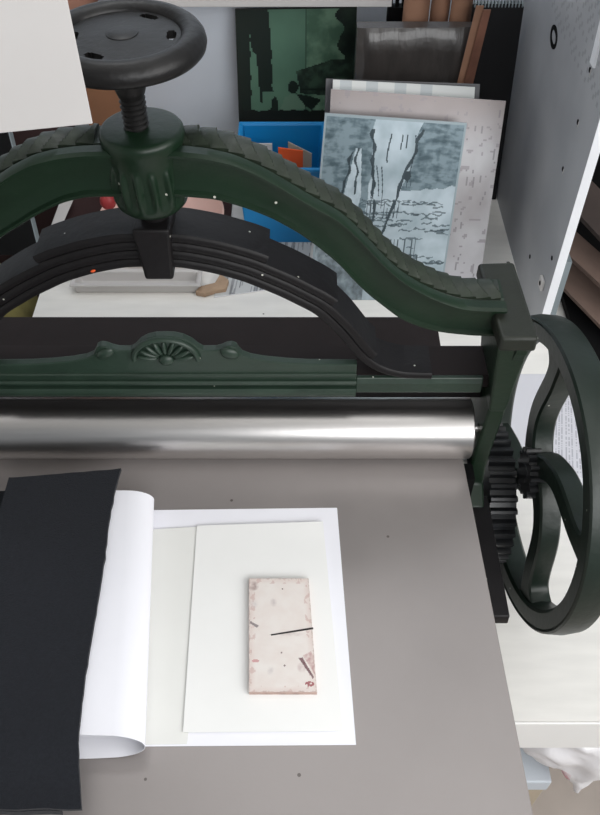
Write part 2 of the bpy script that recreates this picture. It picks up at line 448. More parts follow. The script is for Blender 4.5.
for i in range(nr):
    for k in range(na):
        j = (k + 1) % na
        if hole(i, k): continue
        bm.faces.new((lev[0][i][k], lev[0][i][j], lev[0][i + 1][j], lev[0][i + 1][k]))
        bm.faces.new((lev[1][i][j], lev[1][i][k], lev[1][i + 1][k], lev[1][i + 1][j]))
        for (di, dk, e) in ((-1, 0, ((i, k), (i, j))), (1, 0, ((i + 1, j), (i + 1, k))), (0, -1, ((i + 1, k), (i, k))), (0, 1, ((i, j), (i + 1, j)))):
            ii, kk = i + di, (k + dk) % na
            if 0 <= ii < nr and hole(ii, kk):
                (a0, b0), (a1, b1) = e
                bm.faces.new((lev[0][a1][b1], lev[0][a0][b0], lev[1][a0][b0], lev[1][a1][b1]))
obj('web', bm, M['wheelblk'], hw, smooth=40)
obj('hub', lathe(nb(), [(.012, -.012), (.0145, -.004), (.0135, .0035), (.010, .0048), (.002, .005)], wc, 'Z', 32), M['wheelblk'], hw, smooth=40)

# leaf spring -----------------------------------------------------------------------
base = [(0, .3165), (.028, .3155), (.044, .312), (.061, .308), (.092, .297), (.13, .2765), (.168, .2515), (.192, .222), (.216, .184), (.235, .1655), (.253, .156), (.272, .1505), (.305, .1495)]
sb = smooth_tab(base, 80, 4)
sb = [(d, max(z, .1495)) for d, z in sb]
LT = .0105
def leaf_bm(k, dmax, y0, y1):
    half = [q for q in sb if q[0] <= dmax]
    cur = [(XC - d, z) for d, z in half[:0:-1]] + [(XC + d, z) for d, z in half]
    fr = frames(cur); bm = nb(); rs = []
    for P, t, n in fr:
        o0 = P + n * (LT * k + .0006); o1 = P + n * (LT * (k + 1)); mid = (o0 + o1) / 2
        q = LT * .3
        prof = [(y0 + .0022, o0), (y0 + .0004, o0 + n * q * .6), (y0, mid), (y0 + .0004, o1 - n * q * .6), (y0 + .0022, o1), (y1 - .0022, o1), (y1, mid), (y1 - .0022, o0)]
        rs.append([Vector((v.x, y, v.z)) for y, v in prof])
    rings(bm, rs); return bm
spring = obj('leaf_spring', leaf_bm(0, .305, .662, .712), M['black'], press, smooth=40)
for k, dm in ((1, .224), (2, .172), (3, .103)):
    obj('leaf', leaf_bm(k, dm, .662, .712), M['black'], spring, smooth=40)
bx0 = XC + .0075
bm = nb(); prism(bm, None, [(bx0 - .0195, .652, .371), (bx0 + .0175, .652, .371), (bx0 + .0145, .652, .309), (bx0 - .0145, .652, .309)], [(bx0 - .0195, .722, .362), (bx0 + .0175, .722, .362), (bx0 + .0145, .722, .309), (bx0 - .0145, .722, .309)])
obj('spring_clamp', bm, M['black'], press, bevel=.003, seg=3, smooth=40)
bm = nb(); ellipsoid(bm, at(93, 271, y=.661), Vector((.0028, 0, .0008)), Vector((0, .001, 0)), Vector((0, 0, .0016)), 8, 6)
obj('paint_fleck', bm, M['orange'], spring, label='orange paint fleck')

# gears and drive wheel -----------------------------------------------------------
def gear_bm(c, r, nt, x0, x1, ph=0., hole_=.02):
    bm = nb(); prof = []
    h = min(.0085, r * .2)
    for k in range(nt):
        for f, rr in ((-.30, r - h), (-.22, r - h * .35), (-.12, r), (.12, r), (.22, r - h * .35), (.30, r - h)):
            a = 2 * PI * (k + f) / nt + ph; prof.append((c[0] + rr * math.cos(a), c[1] + rr * math.sin(a)))
    prism_yz(prof, x0, x1, bm); return bm
WCX = Vector((.317, .692, -.070))
obj('drive_gear', gear_bm((.752, -.20), .110, 36, .274, .3125, .02), M['gear'], press, smooth=25)
obj('drive_gear_axle', lathe(nb(), [(.02, .20), (.02, .283)], (0, .752, -.20), 'X', 24), M['gear'], press, smooth=40)
wn = Vector((1, .07, -.03)).normalized(); we1 = Vector((0, 0, 1)).cross(wn).normalized(); we2 = wn.cross(we1)
def wp(u, v, w=0.): return WCX + we1 * u + we2 * v + wn * w
wheel_root = None
RO, RI, WW = .2185, .187, .040
# rim
bm = nb(); rs = []
for k in range(120):
    a = 2 * PI * k / 120; ca, sa = math.cos(a), math.sin(a)
    rs.append([wp(r * ca, r * sa, w) for r, w in ((RI + .004, 0), (RO - .007, -.001), (RO - .0055, .001), (RO - .003, -.002), (RO - .0005, 0), (RO, .003), (RO + .002, WW / 2), (RO, WW - .003), (RO - .004, WW), (RI + .004, WW), (RI, WW - .004), (RI - .002, WW / 2), (RI, .004))])
rs.append(rs[0]); rings(bm, rs, True, False); bmesh.ops.remove_doubles(bm, verts=bm.verts, dist=1e-6)
fly = obj('drive_wheel', bm, M['wheelgreen'], press, smooth=35)
# curved spokes
off = [(.02, -52), (.03, -44), (.045, -36), (.06, -29), (.08, -22), (.10, -14), (.12, -7), (.14, -2), (.16, 0.5), (.175, 1), (.190, 0)]
for base_a in (74, 157, 234, 325):
    cl = []
    for r, d in smooth_tab(off, 30, 2):
        a = R(base_a + d); cl.append(Vector((r * math.cos(a), r * math.sin(a), 0)))
    bm = nb(); rs = []
    for i, c in enumerate(cl):
        t = (cl[min(len(cl) - 1, i + 1)] - cl[max(0, i - 1)]).normalized(); n = Vector((-t.y, t.x, 0))
        f = i / (len(cl) - 1); hw_ = .0150 + .012 * max(0, (f - .8) / .2) ** 2 + .004 * max(0, (.25 - f) / .25)
        A, B_ = c + n * hw_, c - n * hw_; e = .003
        A2, B2 = c + n * (hw_ - e), c - n * (hw_ - e)
        rs.append([wp(A2.x, A2.y, .006), wp(A.x, A.y, .009), wp(A.x, A.y, .033), wp(A2.x, A2.y, .036), wp(B2.x, B2.y, .036), wp(B_.x, B_.y, .033), wp(B_.x, B_.y, .009), wp(B2.x, B2.y, .006)])
    rings(bm, rs); obj('spoke', bm, M['wheelgreen'], fly, smooth=40)
bm = nb()
rs = [[wp(r * math.cos(2 * PI * k / 48), r * math.sin(2 * PI * k / 48), w) for k in range(48)] for r, w in ((.028, .006), (.030, .008), (.031, .012), (.031, .034), (.029, .037), (.012, .037))]
rings(bm, rs); obj('hub', bm, M['gear'], fly, smooth=40)
obj('pinion', gear_bm((.692, -.070), .0365, 13, .3135, .334, .1), M['gear'], fly, smooth=25)
obj('axle', lathe(nb(), [(.014, .3128), (.014, .335)], (0, .692, -.070), 'X', 24), M['gear'], fly, smooth=40)

# ================================================================== PAPERS, FELT AND BLOCK ON THE BED
def sheet(name, quad, z0, m, zf=None, nu=24, nv=8, th=.0006):
    TL, TR, BR, BL = quad; bm = nb()
    def P(u, v):
        q = (TL * (1 - u) + TR * u) * (1 - v) + (BL * (1 - u) + BR * u) * v
        return Vector((q.x, q.y, z0 + (zf(u, v) if zf else 0)))
    g = [[P(i / nu, j / nv) for i in range(nu + 1)] for j in range(nv + 1)]
    for dz in (0, th):
        V = [[bm.verts.new(p + Vector((0, 0, dz))) for p in row] for row in g]
        for j in range(nv):
            for i in range(nu):
                bm.faces.new((V[j][i], V[j][i + 1], V[j + 1][i + 1], V[j + 1][i]) if dz == 0 else (V[j][i], V[j + 1][i], V[j + 1][i + 1], V[j][i + 1]))
        if dz == 0: V0 = V
    bd = lambda W: [W[0][i] for i in range(nu + 1)] + [W[j][nu] for j in range(1, nv + 1)] + [W[nv][i] for i in range(nu - 1, -1, -1)] + [W[j][0] for j in range(nv - 1, 0, -1)]
    a, b = bd(V0), bd(V)
    for k in range(len(a)): bm.faces.new((a[k], a[(k + 1) % len(a)], b[(k + 1) % len(a)], b[k]))
    return obj(name, bm, m, smooth=60)
z = .0004
o = sheet('paper_sheet', [at(100, 511, z=z), at(337, 508, z=z), at(356, 745, z=z), at(88, 747, z=z)], z, M['paper'])
tag(o, 'large bluish white sheet lying flat on the steel bed under the cream sheet', 'paper')
z = .0014
o = sheet('paper_sheet', [at(136, 531, z=z), at(215, 526.5, z=z), at(187, 744, z=z), at(126, 745, z=z)], z, M['tissue'], lambda u, v: .0012 * math.sin(u * PI) * (1 - v))
tag(o, 'greyish cream strip of paper between the curled sheet and the cream sheet', 'paper')
z = .0034
o = sheet('paper_sheet', [at(197, 526, z=z), at(323, 522.5, z=z), at(343, 731, z=z), at(183, 732.5, z=z)], z, M['cream'], lambda u, v: .0016 * max(0, 1 - v / .1) * max(0, u) , 30, 24, .0008)
tag(o, 'cream sheet lying under the small stained block', 'paper')
# stained block
bt = .0066; zb = .0022
zb = .0044
Q = [at(249, 578.5, z=zb + bt), at(308.5, 578.5, z=zb + bt), at(317, 692, z=zb + bt), at(249, 692, z=zb + bt)]
def tile_col(u, v):
    c = (230, 224, 219)
    c = mixc(c, (224, 214, 208), .5 + fb(u * 4, v * 8) * .6)
    e = min(u, 1 - u, v * 1.9, (1 - v) * 1.9)
    w = .016 + .02 * nz(u * 11, v * 19, 3) + .012 * nz(u * 40, v * 60, 5)
    if e < w: c = mixc(c, (160, 128, 120), .6 * min(1, (w - e) / .02) + .2 * nz(u * 60, v * 90, 1))
    elif e < .1: c = mixc(c, (206, 182, 174), .45 * (1 - e / .1))
    n = fb(u * 9, v * 16, 9.)
    if e < .10 and n > .34: c = mixc(c, (186, 150, 144), .4)
    # smudges
    for (a, b, r1, r2, col, s) in ((.40, .225, .055, .04, (196, 186, 184), .55), (.08, .24, .07, .04, (205, 198, 196), .5), (.33, .83, .06, .035, (204, 196, 194), .5), (.66, .515, .18, .02, (192, 180, 176), .5), (.07, .07, .09, .045, (160, 140, 136), .7),
                                   (.80, .80, .07, .04, (196, 178, 176), .6)):
        d = ((u - a) / r1) ** 2 + ((v - b) / r2) ** 2
        if d < 1.3: c = mixc(c, col, s * (1.3 - d) * (.7 + .8 * fb(u * 14, v * 24, 7)))
    if inpoly(u, v, [(.0, .395), (.03, .40), (.16, .44), (.12, .458), (.02, .42)]): c = mixc(c, (120, 110, 112), .75)
    # brownish wedge near the lower right corner
    A = (.77, .715); B_ = (.96, .885); C_ = (.93, .68)
    if inpoly(u, v, [(.755, .72), (.82, .715), (.97, .88), (.955, .895)]): c = mixc(c, (112, 80, 84), .85 + .2 * nz(u * 40, v * 60))
    if inpoly(u, v, [(.82, .70), (.95, .665), (.99, .70), (.985, .86), (.93, .80)]): c = mixc(c, (186, 150, 148), .55 + .7 * fb(u * 18, v * 30, 2))
    if ((u - .9) / .07) ** 2 + ((v - .935) / .02) ** 2 < 1 and nz(u * 30, v * 50, 4) > -.15: c = mixc(c, (146, 70, 74), .8)
    if ((u - .1) / .06) ** 2 + ((v - .745) / .012) ** 2 < 1: c = mixc(c, (190, 120, 122), .6)
    for a, b in ((.56, .1), (.5, .675), (.54, .785)):
        if (u - a) ** 2 + ((v - b) * 1.9) ** 2 < .00018: c = (110, 90, 90)
    return c
blk = painted('printing_block', Q, bt, 90, 160, tile_col, M['tile'], None, M['tileside'])
tag(blk, 'small off-white rectangular block with stained edges lying on the cream sheet', 'block')
p0, p1 = at(271, 635, z=zb + bt + .0002), at(313.2, 628.2, z=zb + bt + .0002)
d = (p1 - p0); n = Vector((-d.y, d.x, 0)).normalized() * .0011
bm = nb(); prism(bm, None, [p0 - n * .7, p1 - n, p1 + n, p0 + n * .7], [q + Vector((0, 0, .0005)) for q in (p0 - n * .7, p1 - n, p1 + n, p0 + n * .7)])
for v in bm.verts: v.co -= Vector((0, 0, .0003))
obj('ink_line', bm, M['ink'], None, label='thin black line across the block').parent = blk
io = blk.children[0]; io.location = io.location - blk.location

# curled white sheet under the felt
ya, yb = at(154, 500, z=.02).y, at(150, 742, z=.015).y
def curl_ring(y, f):
    xr = at(154, 500, z=.022).x * (1 - f) + at(146.5, 742, z=.018).x * f
    h = .040 * (1 - f) + .040 * f
    xl = -.34; pts = []
    pts.append((xl, h + .002))
    for i in range(1, 8): pts.append((xl + (xr - .03 - xl) * i / 8, h + .002 - .002 * i / 8))
    for i in range(17):
        a = PI / 2 - PI * i / 16
        pts.append((xr - .030 + .030 * math.cos(a), h / 2 + .0016 + (h / 2 - .0016) * math.sin(a)))
    for i in range(1, 5): pts.append((xr - .03 - .022 * i, .0018))
    return pts
bm = nb(); rs = []
for j in range(13):
    f = j / 12; y = ya * (1 - f) + yb * f
    p = curl_ring(y, f); out = []
    inn = []
    for i, (x, zz) in enumerate(p):
        a = p[max(0, i - 1)]; b = p[min(len(p) - 1, i + 1)]; t = Vector((b[0] - a[0], 0, b[1] - a[1])).normalized(); n = Vector((-t.z, 0, t.x))
        sk = -.014 * (i / len(p)) ** 1.3 * f
        out.append(Vector((x, y + sk, zz))); inn.append(Vector((x, y + sk, zz)) - n * .0006)
    rs.append(out + inn[::-1])
rings(bm, rs)
o = obj('paper_sheet', bm, M['paper'], smooth=50)
tag(o, 'white sheet folded over in a rounded curl coming out from under the black felt', 'paper')

# felts
def felt(name, redge, xl, zf, th, m, nu=26, nv=40):
    bm = nb()
    ys = [p.y for p in redge]; tab = sorted((p.y, p.x) for p in redge)
    y0, y1 = tab[0][0], tab[-1][0]
    def P(u, v):
        y = y1 + (y0 - y1) * v; xr = lerp(tab, y) + .0012 * nz(y * 90, 1, 2); x = xl + (xr - xl) * u
        yy = y - .014 * (1 - u) * (1 - v) + .0015 * nz(x * 40, v * 9, 6)
        return Vector((x, yy, zf(x, y, u, v)))
    Vs = []
    for dz in (0, th):
        V = [[bm.verts.new(P(i / nu, j / nv) + Vector((0, 0, dz))) for i in range(nu + 1)] for j in range(nv + 1)]; Vs.append(V)
        for j in range(nv):
            for i in range(nu):
                q = (V[j][i], V[j][i + 1], V[j + 1][i + 1], V[j + 1][i]); bm.faces.new(q if dz == 0 else q[::-1])
    bd = lambda W: [W[0][i] for i in range(nu + 1)] + [W[j][nu] for j in range(1, nv + 1)] + [W[nv][i] for i in range(nu - 1, -1, -1)] + [W[j][0] for j in range(nv - 1, 0, -1)]
    a, b = bd(Vs[0]), bd(Vs[1])
    for k in range(len(a)): bm.faces.new((a[k], a[(k + 1) % len(a)], b[(k + 1) % len(a)], b[k]))
    return obj(name, bm, m, smooth=50)
zfelt = .0435
red = [at(px, py, z=.047) for px, py in ((121, 470), (116, 488), (112, 505), (108, 530), (106, 552), (101, 585), (96, 615), (90, 650), (85, 680), (81, 715), (78, 745), (78, 775), (79, 806))]
xl1 = at(9, 481, z=.047).x
def zf1(x, y, u, v):
    drop = 0
    if y < yb: drop = min(1, (yb - y) / .05) ** 1.5 * .012
    return zfelt - drop + .0015 * nz(x * 12, y * 10, 1) + .0015
o = felt('press_felt', red, xl1, zf1, .005, M['felt']); tag(o, 'upper black felt blanket lying over the curled white sheet', 'felt blanket')
red2 = [at(40, 489, z=.03), at(40, 600, z=.03), at(50, 700, z=.03), at(60, 811, z=.03)]
def zf2(x, y, u, v): return .018 + .001 * nz(x * 12, y * 10, 5)
o = felt('press_felt', red2, -.515, zf2, .012, M['felt']); tag(o, 'lower black felt blanket showing at the left edge beneath the upper one', 'felt blanket')
o2 = bx((-.515, .22, .0005), (-.36, .60, .0165)); o3 = obj('press_felt', o2, M['felt'], bevel=.003); tag(o3, 'bottom black felt pad between steel bed and the other felts at left', 'felt blanket')

# ================================================================== BACKGROUND
# shelf panel on the right
CP = at(535, 338, z=TZ); PX = CP.x; PT = .013
sh = thing('shelf_panel', 'tall white melamine shelf side panel with face greyed for shade, white front edge and peg holes', 'shelf panel', (PX + .01, 1.6, TZ))
YP = CP.y
def panel_col(u, v):       # u from the back to the front edge, v down
    c = (172, 174, 178)  # white face greyed so its shade sits in the colour
    y = YW - .012 + (YP + .0015 - YW + .012) * u; zz = 1.05 + (TZ - 1.05) * v
    c = mixc(c, (154, 156, 161), .5 + .9 * fb(y * 5, zz * 5, 3))
    # faint printed rows near the top front, running obliquely
    r, t = (zz - .12), (y - 1.4)
    a = zz * .8 + y * .6; b = zz * .6 - y * .8
    if y < 1.68 and zz > .17 and abs((a * 62) % 1 - .5) < .13 and nz(b * 90, math.floor(a * 62) * 3.1, 2) > -.18: c = mixc(c, (126, 128, 132), .45)
    return c
painted('board', [(PX, YW - .012, 1.05), (PX, YP, 1.05), (PX, YP, TZ), (PX, YW - .012, TZ)], -PT if False else PT, 90, 170, panel_col, M['melprint'], sh, M['melamine'])
obj('front_edge', bx((PX - .0004, YP - .002, TZ), (PX + PT + .003, YP - .0002, 1.05)), M['meledge'], sh, label='white front edge')
for (px, py) in ((590, 70), (578, 122), (563, 169), (530, 256.5), (552, 258)):
    p = at(px, py, x=PX)
    obj('peg_hole', lathe(nb(), [(.0048, -.0008), (.0048, .001)], p, 'X', 14), M['dark'], sh)
    if py < 200: obj('hole_rim', prism_yz([(p.y - .0045, p.z - .008), (p.y - .0065, p.z - .002), (p.y - .0065, p.z + .004), (p.y - .0052, p.z + .004)], PX - .001, PX + .0005), M['white'], sh)
p = at(543, 283, x=PX)
bm = nb(); box(bm, (PX - .006, p.y - .012, p.z - .012), (PX, p.y + .012, p.z + .012)); hk = obj('hook', bm, M['white'], sh, bevel=.002)
obj('hook_hole', lathe(nb(), [(.005, -.0068), (.005, -.002)], (PX, p.y, p.z), 'X', 14), M['dark'], hk)
# black ring mark
p = at(554, 37, x=PX); bm = nb(); rs = []
for k in range(37):
    a = 2 * PI * k / 36; c = Vector((0, .022 * math.cos(a), .0145 * math.sin(a) + .002 * math.cos(a)))
    d = c.normalized() * .0048; rs.append([p + c + d, p + c - d, p + c - d + Vector((-.001, 0, 0)), p + c + d + Vector((-.001, 0, 0))])
rings(bm, rs, True, False); obj('ring_mark', bm, M['dark'], sh, label='black oval ring mark')
p0 = at(592, 62, x=PX); p1 = at(603, 10, x=PX)
bm = nb(); prism(bm, None, [p0, p0 + Vector((0, -.022, 0)), p1 + Vector((0, -.022, .1)), p1 + Vector((0, 0, .1))], [q + Vector((-.004, 0, 0)) for q in (p0, p0 + Vector((0, -.022, 0)), p1 + Vector((0, -.022, .1)), p1 + Vector((0, 0, .1)))])
obj('batten', bm, M['meledge'], sh)

# stuff to the right of the panel
pt_ = at(556, 262, y=YP + .03)
o = obj('post', bx((at(551, 295, y=YP + .03).x, YP + .03, TZ), (at(562, 295, y=YP + .03).x, YP + .055, pt_.z)), M['slate']); tag(o, 'narrow grey upright post just behind the white edged panel', 'post')
def plank(a, b, w, th, m, label, up=Vector((0, 0, 1))):
    d = (b - a).normalized(); s = d.cross(up).normalized(); n = s.cross(d).normalized(); bm = nb()
    ra = [a + s * w / 2 + n * th / 2, a - s * w / 2 + n * th / 2, a - s * w / 2 - n * th / 2, a + s * w / 2 - n * th / 2]
    prism(bm, None, ra, [q + (b - a) for q in ra]); o = obj('plank', bm, m); tag(o, label, 'plank'); return o
tag(obj('dark_underlay', bx((.56, 1.12, TZ + .001), (1.12, 1.70, TZ + .02)), M['dark'], bevel=.002), 'added flat black slab darkening the table under the brown planks at right', 'tray')  # added black slab that keeps the table dark under the planks
plank(at(566, 268, y=1.38), at(646, 348, y=1.14), .075, .012, M['wood'], 'pale brown plank lowest of those lying right of the grey post', Vector((0, -.6, .8)))
plank(at(562, 236, y=1.42), at(646, 312, y=1.18), .05, .014, M['wood'], 'narrow pale brown plank in the middle of those right of the grey post', Vector((0, -.6, .8)))
plank(at(576, 190, y=1.46), at(650, 268, y=1.24), .07, .014, M['wood2'], 'dark brown plank highest of those lying right of the panel', Vector((0, -.6, .8)))
o = obj('board', bx((.545, 1.74, TZ), (1.12, 1.78, .62)), M['dark']); tag(o, 'large black backing added to darken the space behind the brown planks at right', 'board')  # added backing that keeps the space behind the planks dark

# printed sheet on the table behind the drive wheel
def text_col(u, v):
    c = (212, 212, 218)
    if v > .93: return (226, 226, 230)
    if u > .42 and .1 < v < .9:
        k = u * 30
        if abs(k % 1 - .5) < .26 and nz(math.floor(k) * 5.3, v * 120, 1) > -.15: c = (176, 176, 184)
    return c
z = TZ + .0012
painted('printed_sheet', [at(514, 374, z=z), at(597, 374, z=z), at(610, 492, z=z), at(497, 470, z=z)], .001, 70, 110, text_col, M['art'], None, M['paper'])
tag(bpy.data.objects['printed_sheet'], 'white sheet with faint rows of print on the table behind the drive wheel', 'paper')

# leaning plates -------------------------------------------------------------------------------
def lean(tl, tr, br, bl, yt, zb_=None, yb_=None):
    """top corners on y=yt, bottom corners on the table"""
    q = [at(*tl, y=yt), at(*tr, y=yt), at(*br, z=TZ + .001), at(*bl, z=TZ + .001)]
    yb = (q[2].y + q[3].y) / 2
    q[2] = Vector((q[2].x, yb, TZ + .001)); q[3] = Vector((q[3].x, yb, TZ + .001))
    zt = (q[0].z + q[1].z) / 2
    q[0].z = q[0].z; return q
random.seed(3)
scr = [(random.random(), random.random(), random.uniform(.04, .2), random.uniform(-.25, .12)) for _ in range(46)]
def etched_col(u, v):
    lt = (190, 204, 212); dk = (74, 92, 100); md = (128, 146, 154)
    n = fb(u * 5, v * 6, 1); n2 = fb(u * 22, v * 22, 2)
    c = mixc(lt, md, .25 + .5 * n)
    w = .03 * nz(v * 9, 1, 8)
    # rocks: dark upper left mass, right mass, columns; pale falling water between
    leftm = u < .36 + w and v < .5
    rightm = u > .70 - .28 * v + w and v < .42 - .08 * u + .03 * nz(u * 12, 5, 1)
    if leftm or rightm: c = mixc(md, dk, .3 + .9 * fb(u * 9, v * 34, 5) + .5 * n2 + .4 * n)
    if inpoly(u, v, [(.24, .16), (.28, .16), (.31, .40), (.27, .62), (.15, .56), (.2, .34)]): c = mixc(lt, md, .15 + .3 * n2)
    # vertical strokes under the lip
    if .36 < u < .66 and .08 < v < .52:
        k = u * 34 + 2.2 * nz(v * 3, u * 3, 4)
        if abs(k % 1 - .5) < .12 and nz(math.floor(k) * 7.7, v * 5, 3) > .12: c = mixc(c, (48, 60, 68), .85)
    # edge lines of the cataract
    for (x0, y0, x1, y1, t) in ((.35, .06, .40, .42, .010), (.70, .05, .56, .42, .010), (.56, .42, .45, .74, .009), (.40, .42, .42, .66, .008), (.22, .18, .14, .55, .008), (.25, .16, .27, .4, .007)):
        if y0 <= v <= y1:
            xx = x0 + (x1 - x0) * (v - y0) / (y1 - y0) + .02 * nz(v * 16, x0 * 9, 5)
            if abs(u - xx) < t * (1 + .8 * nz(v * 30, x0, 6)): c = mixc(c, (44, 56, 62), .85)
    # horizontal strata
    for (a, b, l, s) in scr:
        vv = .42 + .36 * b
        if a * .9 + .05 < u < a * .9 + .05 + l * 1.3:
            y = vv + s * .3 * (u - a) + .012 * nz(u * 25, b * 50, 3)
            if abs(v - y) < .0042 * (1 + 1.2 * nz(u * 40, b * 9, 2)): c = mixc(c, (58, 72, 78), .6)
    if ((u - .63) / .025) ** 2 + ((v - .29) / .026) ** 2 < 1: c = (56, 68, 74)
    # boulder low in the middle
    d = ((u - .60) / .13) ** 2 + ((v - .87) / .12) ** 2
    if d < 1: c = mixc((140, 150, 158), (108, 120, 128), .5 + n2)
    if 1 <= d < 1.1: c = (70, 84, 90)
    if .50 < u < .78 and .64 < v < .80 and abs((u * 38) % 1 - .5) < .14 and nz(math.floor(u * 38) * 3.3, v * 3, 1) > -.25: c = mixc(c, (58, 70, 76), .8)
    if u < .4 and v > .6: c = mixc(c, (96, 106, 112), .6 + .6 * n2)
    if u < .012 or u > .988 or v < .012: c = (150, 164, 170)
    return c
E4 = lean((325, 113), (467, 123), (441, 304), (309, 296), 1.46)
ep = painted('etched_plate', E4, .004, 210, 230, etched_col, M['zinc'], None, M['edge'])
tag(ep, 'bluish grey etched metal plate with a waterfall like drawing leaning in front of the others', 'metal plate')
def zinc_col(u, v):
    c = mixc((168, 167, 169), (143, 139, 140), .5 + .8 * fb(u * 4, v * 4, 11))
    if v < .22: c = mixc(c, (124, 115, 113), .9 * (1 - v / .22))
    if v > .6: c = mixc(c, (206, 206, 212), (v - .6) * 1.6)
    if nz(u * 26, v * 34, 6) > .42: c = mixc(c, (120, 114, 118), .55)
    k = u * 26 + 2 * nz(u * 3, v * 4, 2)
    if u > .8 and abs(k % 1 - .5) < .07 and nz(math.floor(k), v * 9, 7) > .15: c = mixc(c, (108, 104, 108), .6)
    return c
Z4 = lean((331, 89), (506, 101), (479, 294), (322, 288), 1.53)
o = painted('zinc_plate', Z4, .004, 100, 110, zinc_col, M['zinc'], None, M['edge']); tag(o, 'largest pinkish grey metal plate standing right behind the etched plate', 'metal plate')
def pale_col(u, v):
    c = (206, 208, 206)
    if v < .3 and abs((u * 5.3) % 1 - .5) < .22 and u < .75: c = (180, 186, 188)
    if u > .6 and abs((u * 10 + v * 60) % 1 - .5) < .08: c = (168, 172, 172)
    return c
P4 = lean((333, 79.5), (475, 87), (463, 282), (326, 278), 1.58)
o = painted('pale_plate', P4, .003, 60, 60, pale_col, M['art'], None, M['edge']); tag(o, 'pale plate whose thin top strip shows above the largest grey plate', 'plate')
D4 = lean((326, 78.5), (480, 84), (468, 276), (318, 274), 1.60)
o = painted('dark_backing_plate', D4, .003, 2, 2, lambda u, v: (72, 72, 76), M['art'], None, M['dark']); tag(o, 'dark grey plate edge rising behind the pale plate', 'plate')

# green picture plate against the wall
def green_col(u, v):
    g = (104, 144, 121); dk = (25, 39, 32); md = (66, 98, 80)
    c = mixc(g, (90, 128, 108), .5 + .5 * fb(u * 3, v * 3, 1))
    w = .015 * nz(v * 14, 3, 1)
    if u > .585: c = mixc((120, 156, 130), (80, 116, 94), .5 + 1.2 * fb(u * 7, v * 7, 4))
    if .578 < u < .592: c = md
    if u < .115 + w or inpoly(u, v, [(.1, .0), (.27, .0), (.295 + w, .35), (.30 + w, .74), (.19 + w, .74), (.165, .40), (.13, .36), (.115, .2)]): c = dk
    if inpoly(u, v, [(.19, .72), (.21, .72), (.215, .86), (.19, .84)]): c = dk
    if u > .87 + .08 * nz(v * 8, 1, 9) - .14 * max(0, v - .42): c = mixc(dk, (40, 58, 46), .5 + fb(u * 9, v * 9, 2))
    if inpoly(u, v, [(.50, .55), (.80, .45), (1, .45), (1, .8), (.54, .76)]): c = mixc((34, 48, 40), (66, 92, 74), .4 + 1.3 * fb(u * 10, v * 10, 5))
    if .53 < u < .9 and .715 < v < .735: c = dk
    # seated figure
    if inpoly(u, v, [(.40, .80), (.46, .76), (.56, .80), (.58, .90), (.36, .93)]): c = (112, 146, 124)
    if ((u - .475) / .045) ** 2 + ((v - .70) / .06) ** 2 < 1: c = dk
    if inpoly(u, v, [(.50, .76), (.60, .78), (.72, .82), (.64, .92), (.58, .88)]): c = dk
    if inpoly(u, v, [(.29, .82), (.32, .78), (.345, .84), (.345, .93), (.28, .93)]): c = dk
    if v > .92 + .02 * nz(u * 20, 1, 1): c = (18, 26, 22)
    if u < .012 or v < .012: c = (26, 36, 32)
    return c
G4 = [at(235, 9, y=1.955), at(357, 7, y=1.955), at(352, 150, y=1.92), at(240, 150, y=1.92)]
bl = G4[0] - G4[3]; k = (G4[3].z - TZ - .001) / bl.z; G4[3] = G4[3] - bl * k
br = G4[1] - G4[2]; k = (G4[2].z - TZ - .001) / br.z; G4[2] = G4[2] - br * k
vis = (150 - 8) and 1
def green_full(u, v): return green_col(u, min(1, v / .73))
o = painted('green_picture_plate', G4, .004, 90, 150, green_full, M['art'], None, M['dark']); tag(o, 'dark green picture plate with tree trunks and seated figure leaning on the back wall', 'picture')

# shelf on the back wall
p0 = at(118, 7, y=1.80); p1 = at(392, 1, y=1.80)
shf = thing('wall_shelf', 'white shelf on the back wall above the green picture', 'shelf', (0, 1.9, p0.z))
obj('shelf_board', bx((p0.x, 1.80, p0.z), (p1.x, YW, p0.z + .02)), M['white'], shf, bevel=.001)
obj('end_bracket', bx((p0.x - .012, 1.80, p0.z - .003), (p0.x - .003, YW, p0.z + .10)), M['slate'], shf)

# blue container
bw = .006
bxl = at(241, 124, y=1.72).x; bxr = .055; zt = at(250, 123, y=1.72).z; yf = at(280, 246, z=TZ).y; ybk = 1.72
bc = thing('blue_bin', 'bright blue plastic bin filled with cards behind the arched arm', 'bin', ((bxl + bxr) / 2, 1.6, TZ))
bm = nb()
o_ = [(bxl + .012, yf + .01), (bxr - .012, yf + .01), (bxr - .012, ybk - .012), (bxl + .012, ybk - .012)]; t_ = [(bxl, yf), (bxr, yf), (bxr, ybk), (bxl, ybk)]
ib = [(bxl + .018, yf + .016), (bxr - .018, yf + .016), (bxr - .018, ybk - .018), (bxl + .018, ybk - .018)]; it = [(bxl + .006, yf + .006), (bxr - .006, yf + .006), (bxr - .006, ybk - .006), (bxl + .006, ybk - .006)]
rings(bm, [[(x, y, TZ + .006) for x, y in ib], [(x, y, zt) for x, y in it], [(x, y, zt) for x, y in t_], [(x, y, TZ + .001) for x, y in o_]])
obj('body', bm, M['blue'], bc, bevel=.004)
bm = nb()
for lo, hi in (((bxl - .005, yf - .005, zt - .008), (bxr + .005, yf + .004, zt + .002)), ((bxl - .005, ybk - .004, zt - .008), (bxr + .005, ybk + .005, zt + .002)), ((bxl - .005, yf, zt - .008), (bxl + .004, ybk, zt + .002)), ((bxr - .004, yf, zt - .008), (bxr + .005, ybk, zt + .002))): box(bm, lo, hi)
obj('rim', bm, M['blue'], bc, bevel=.003)
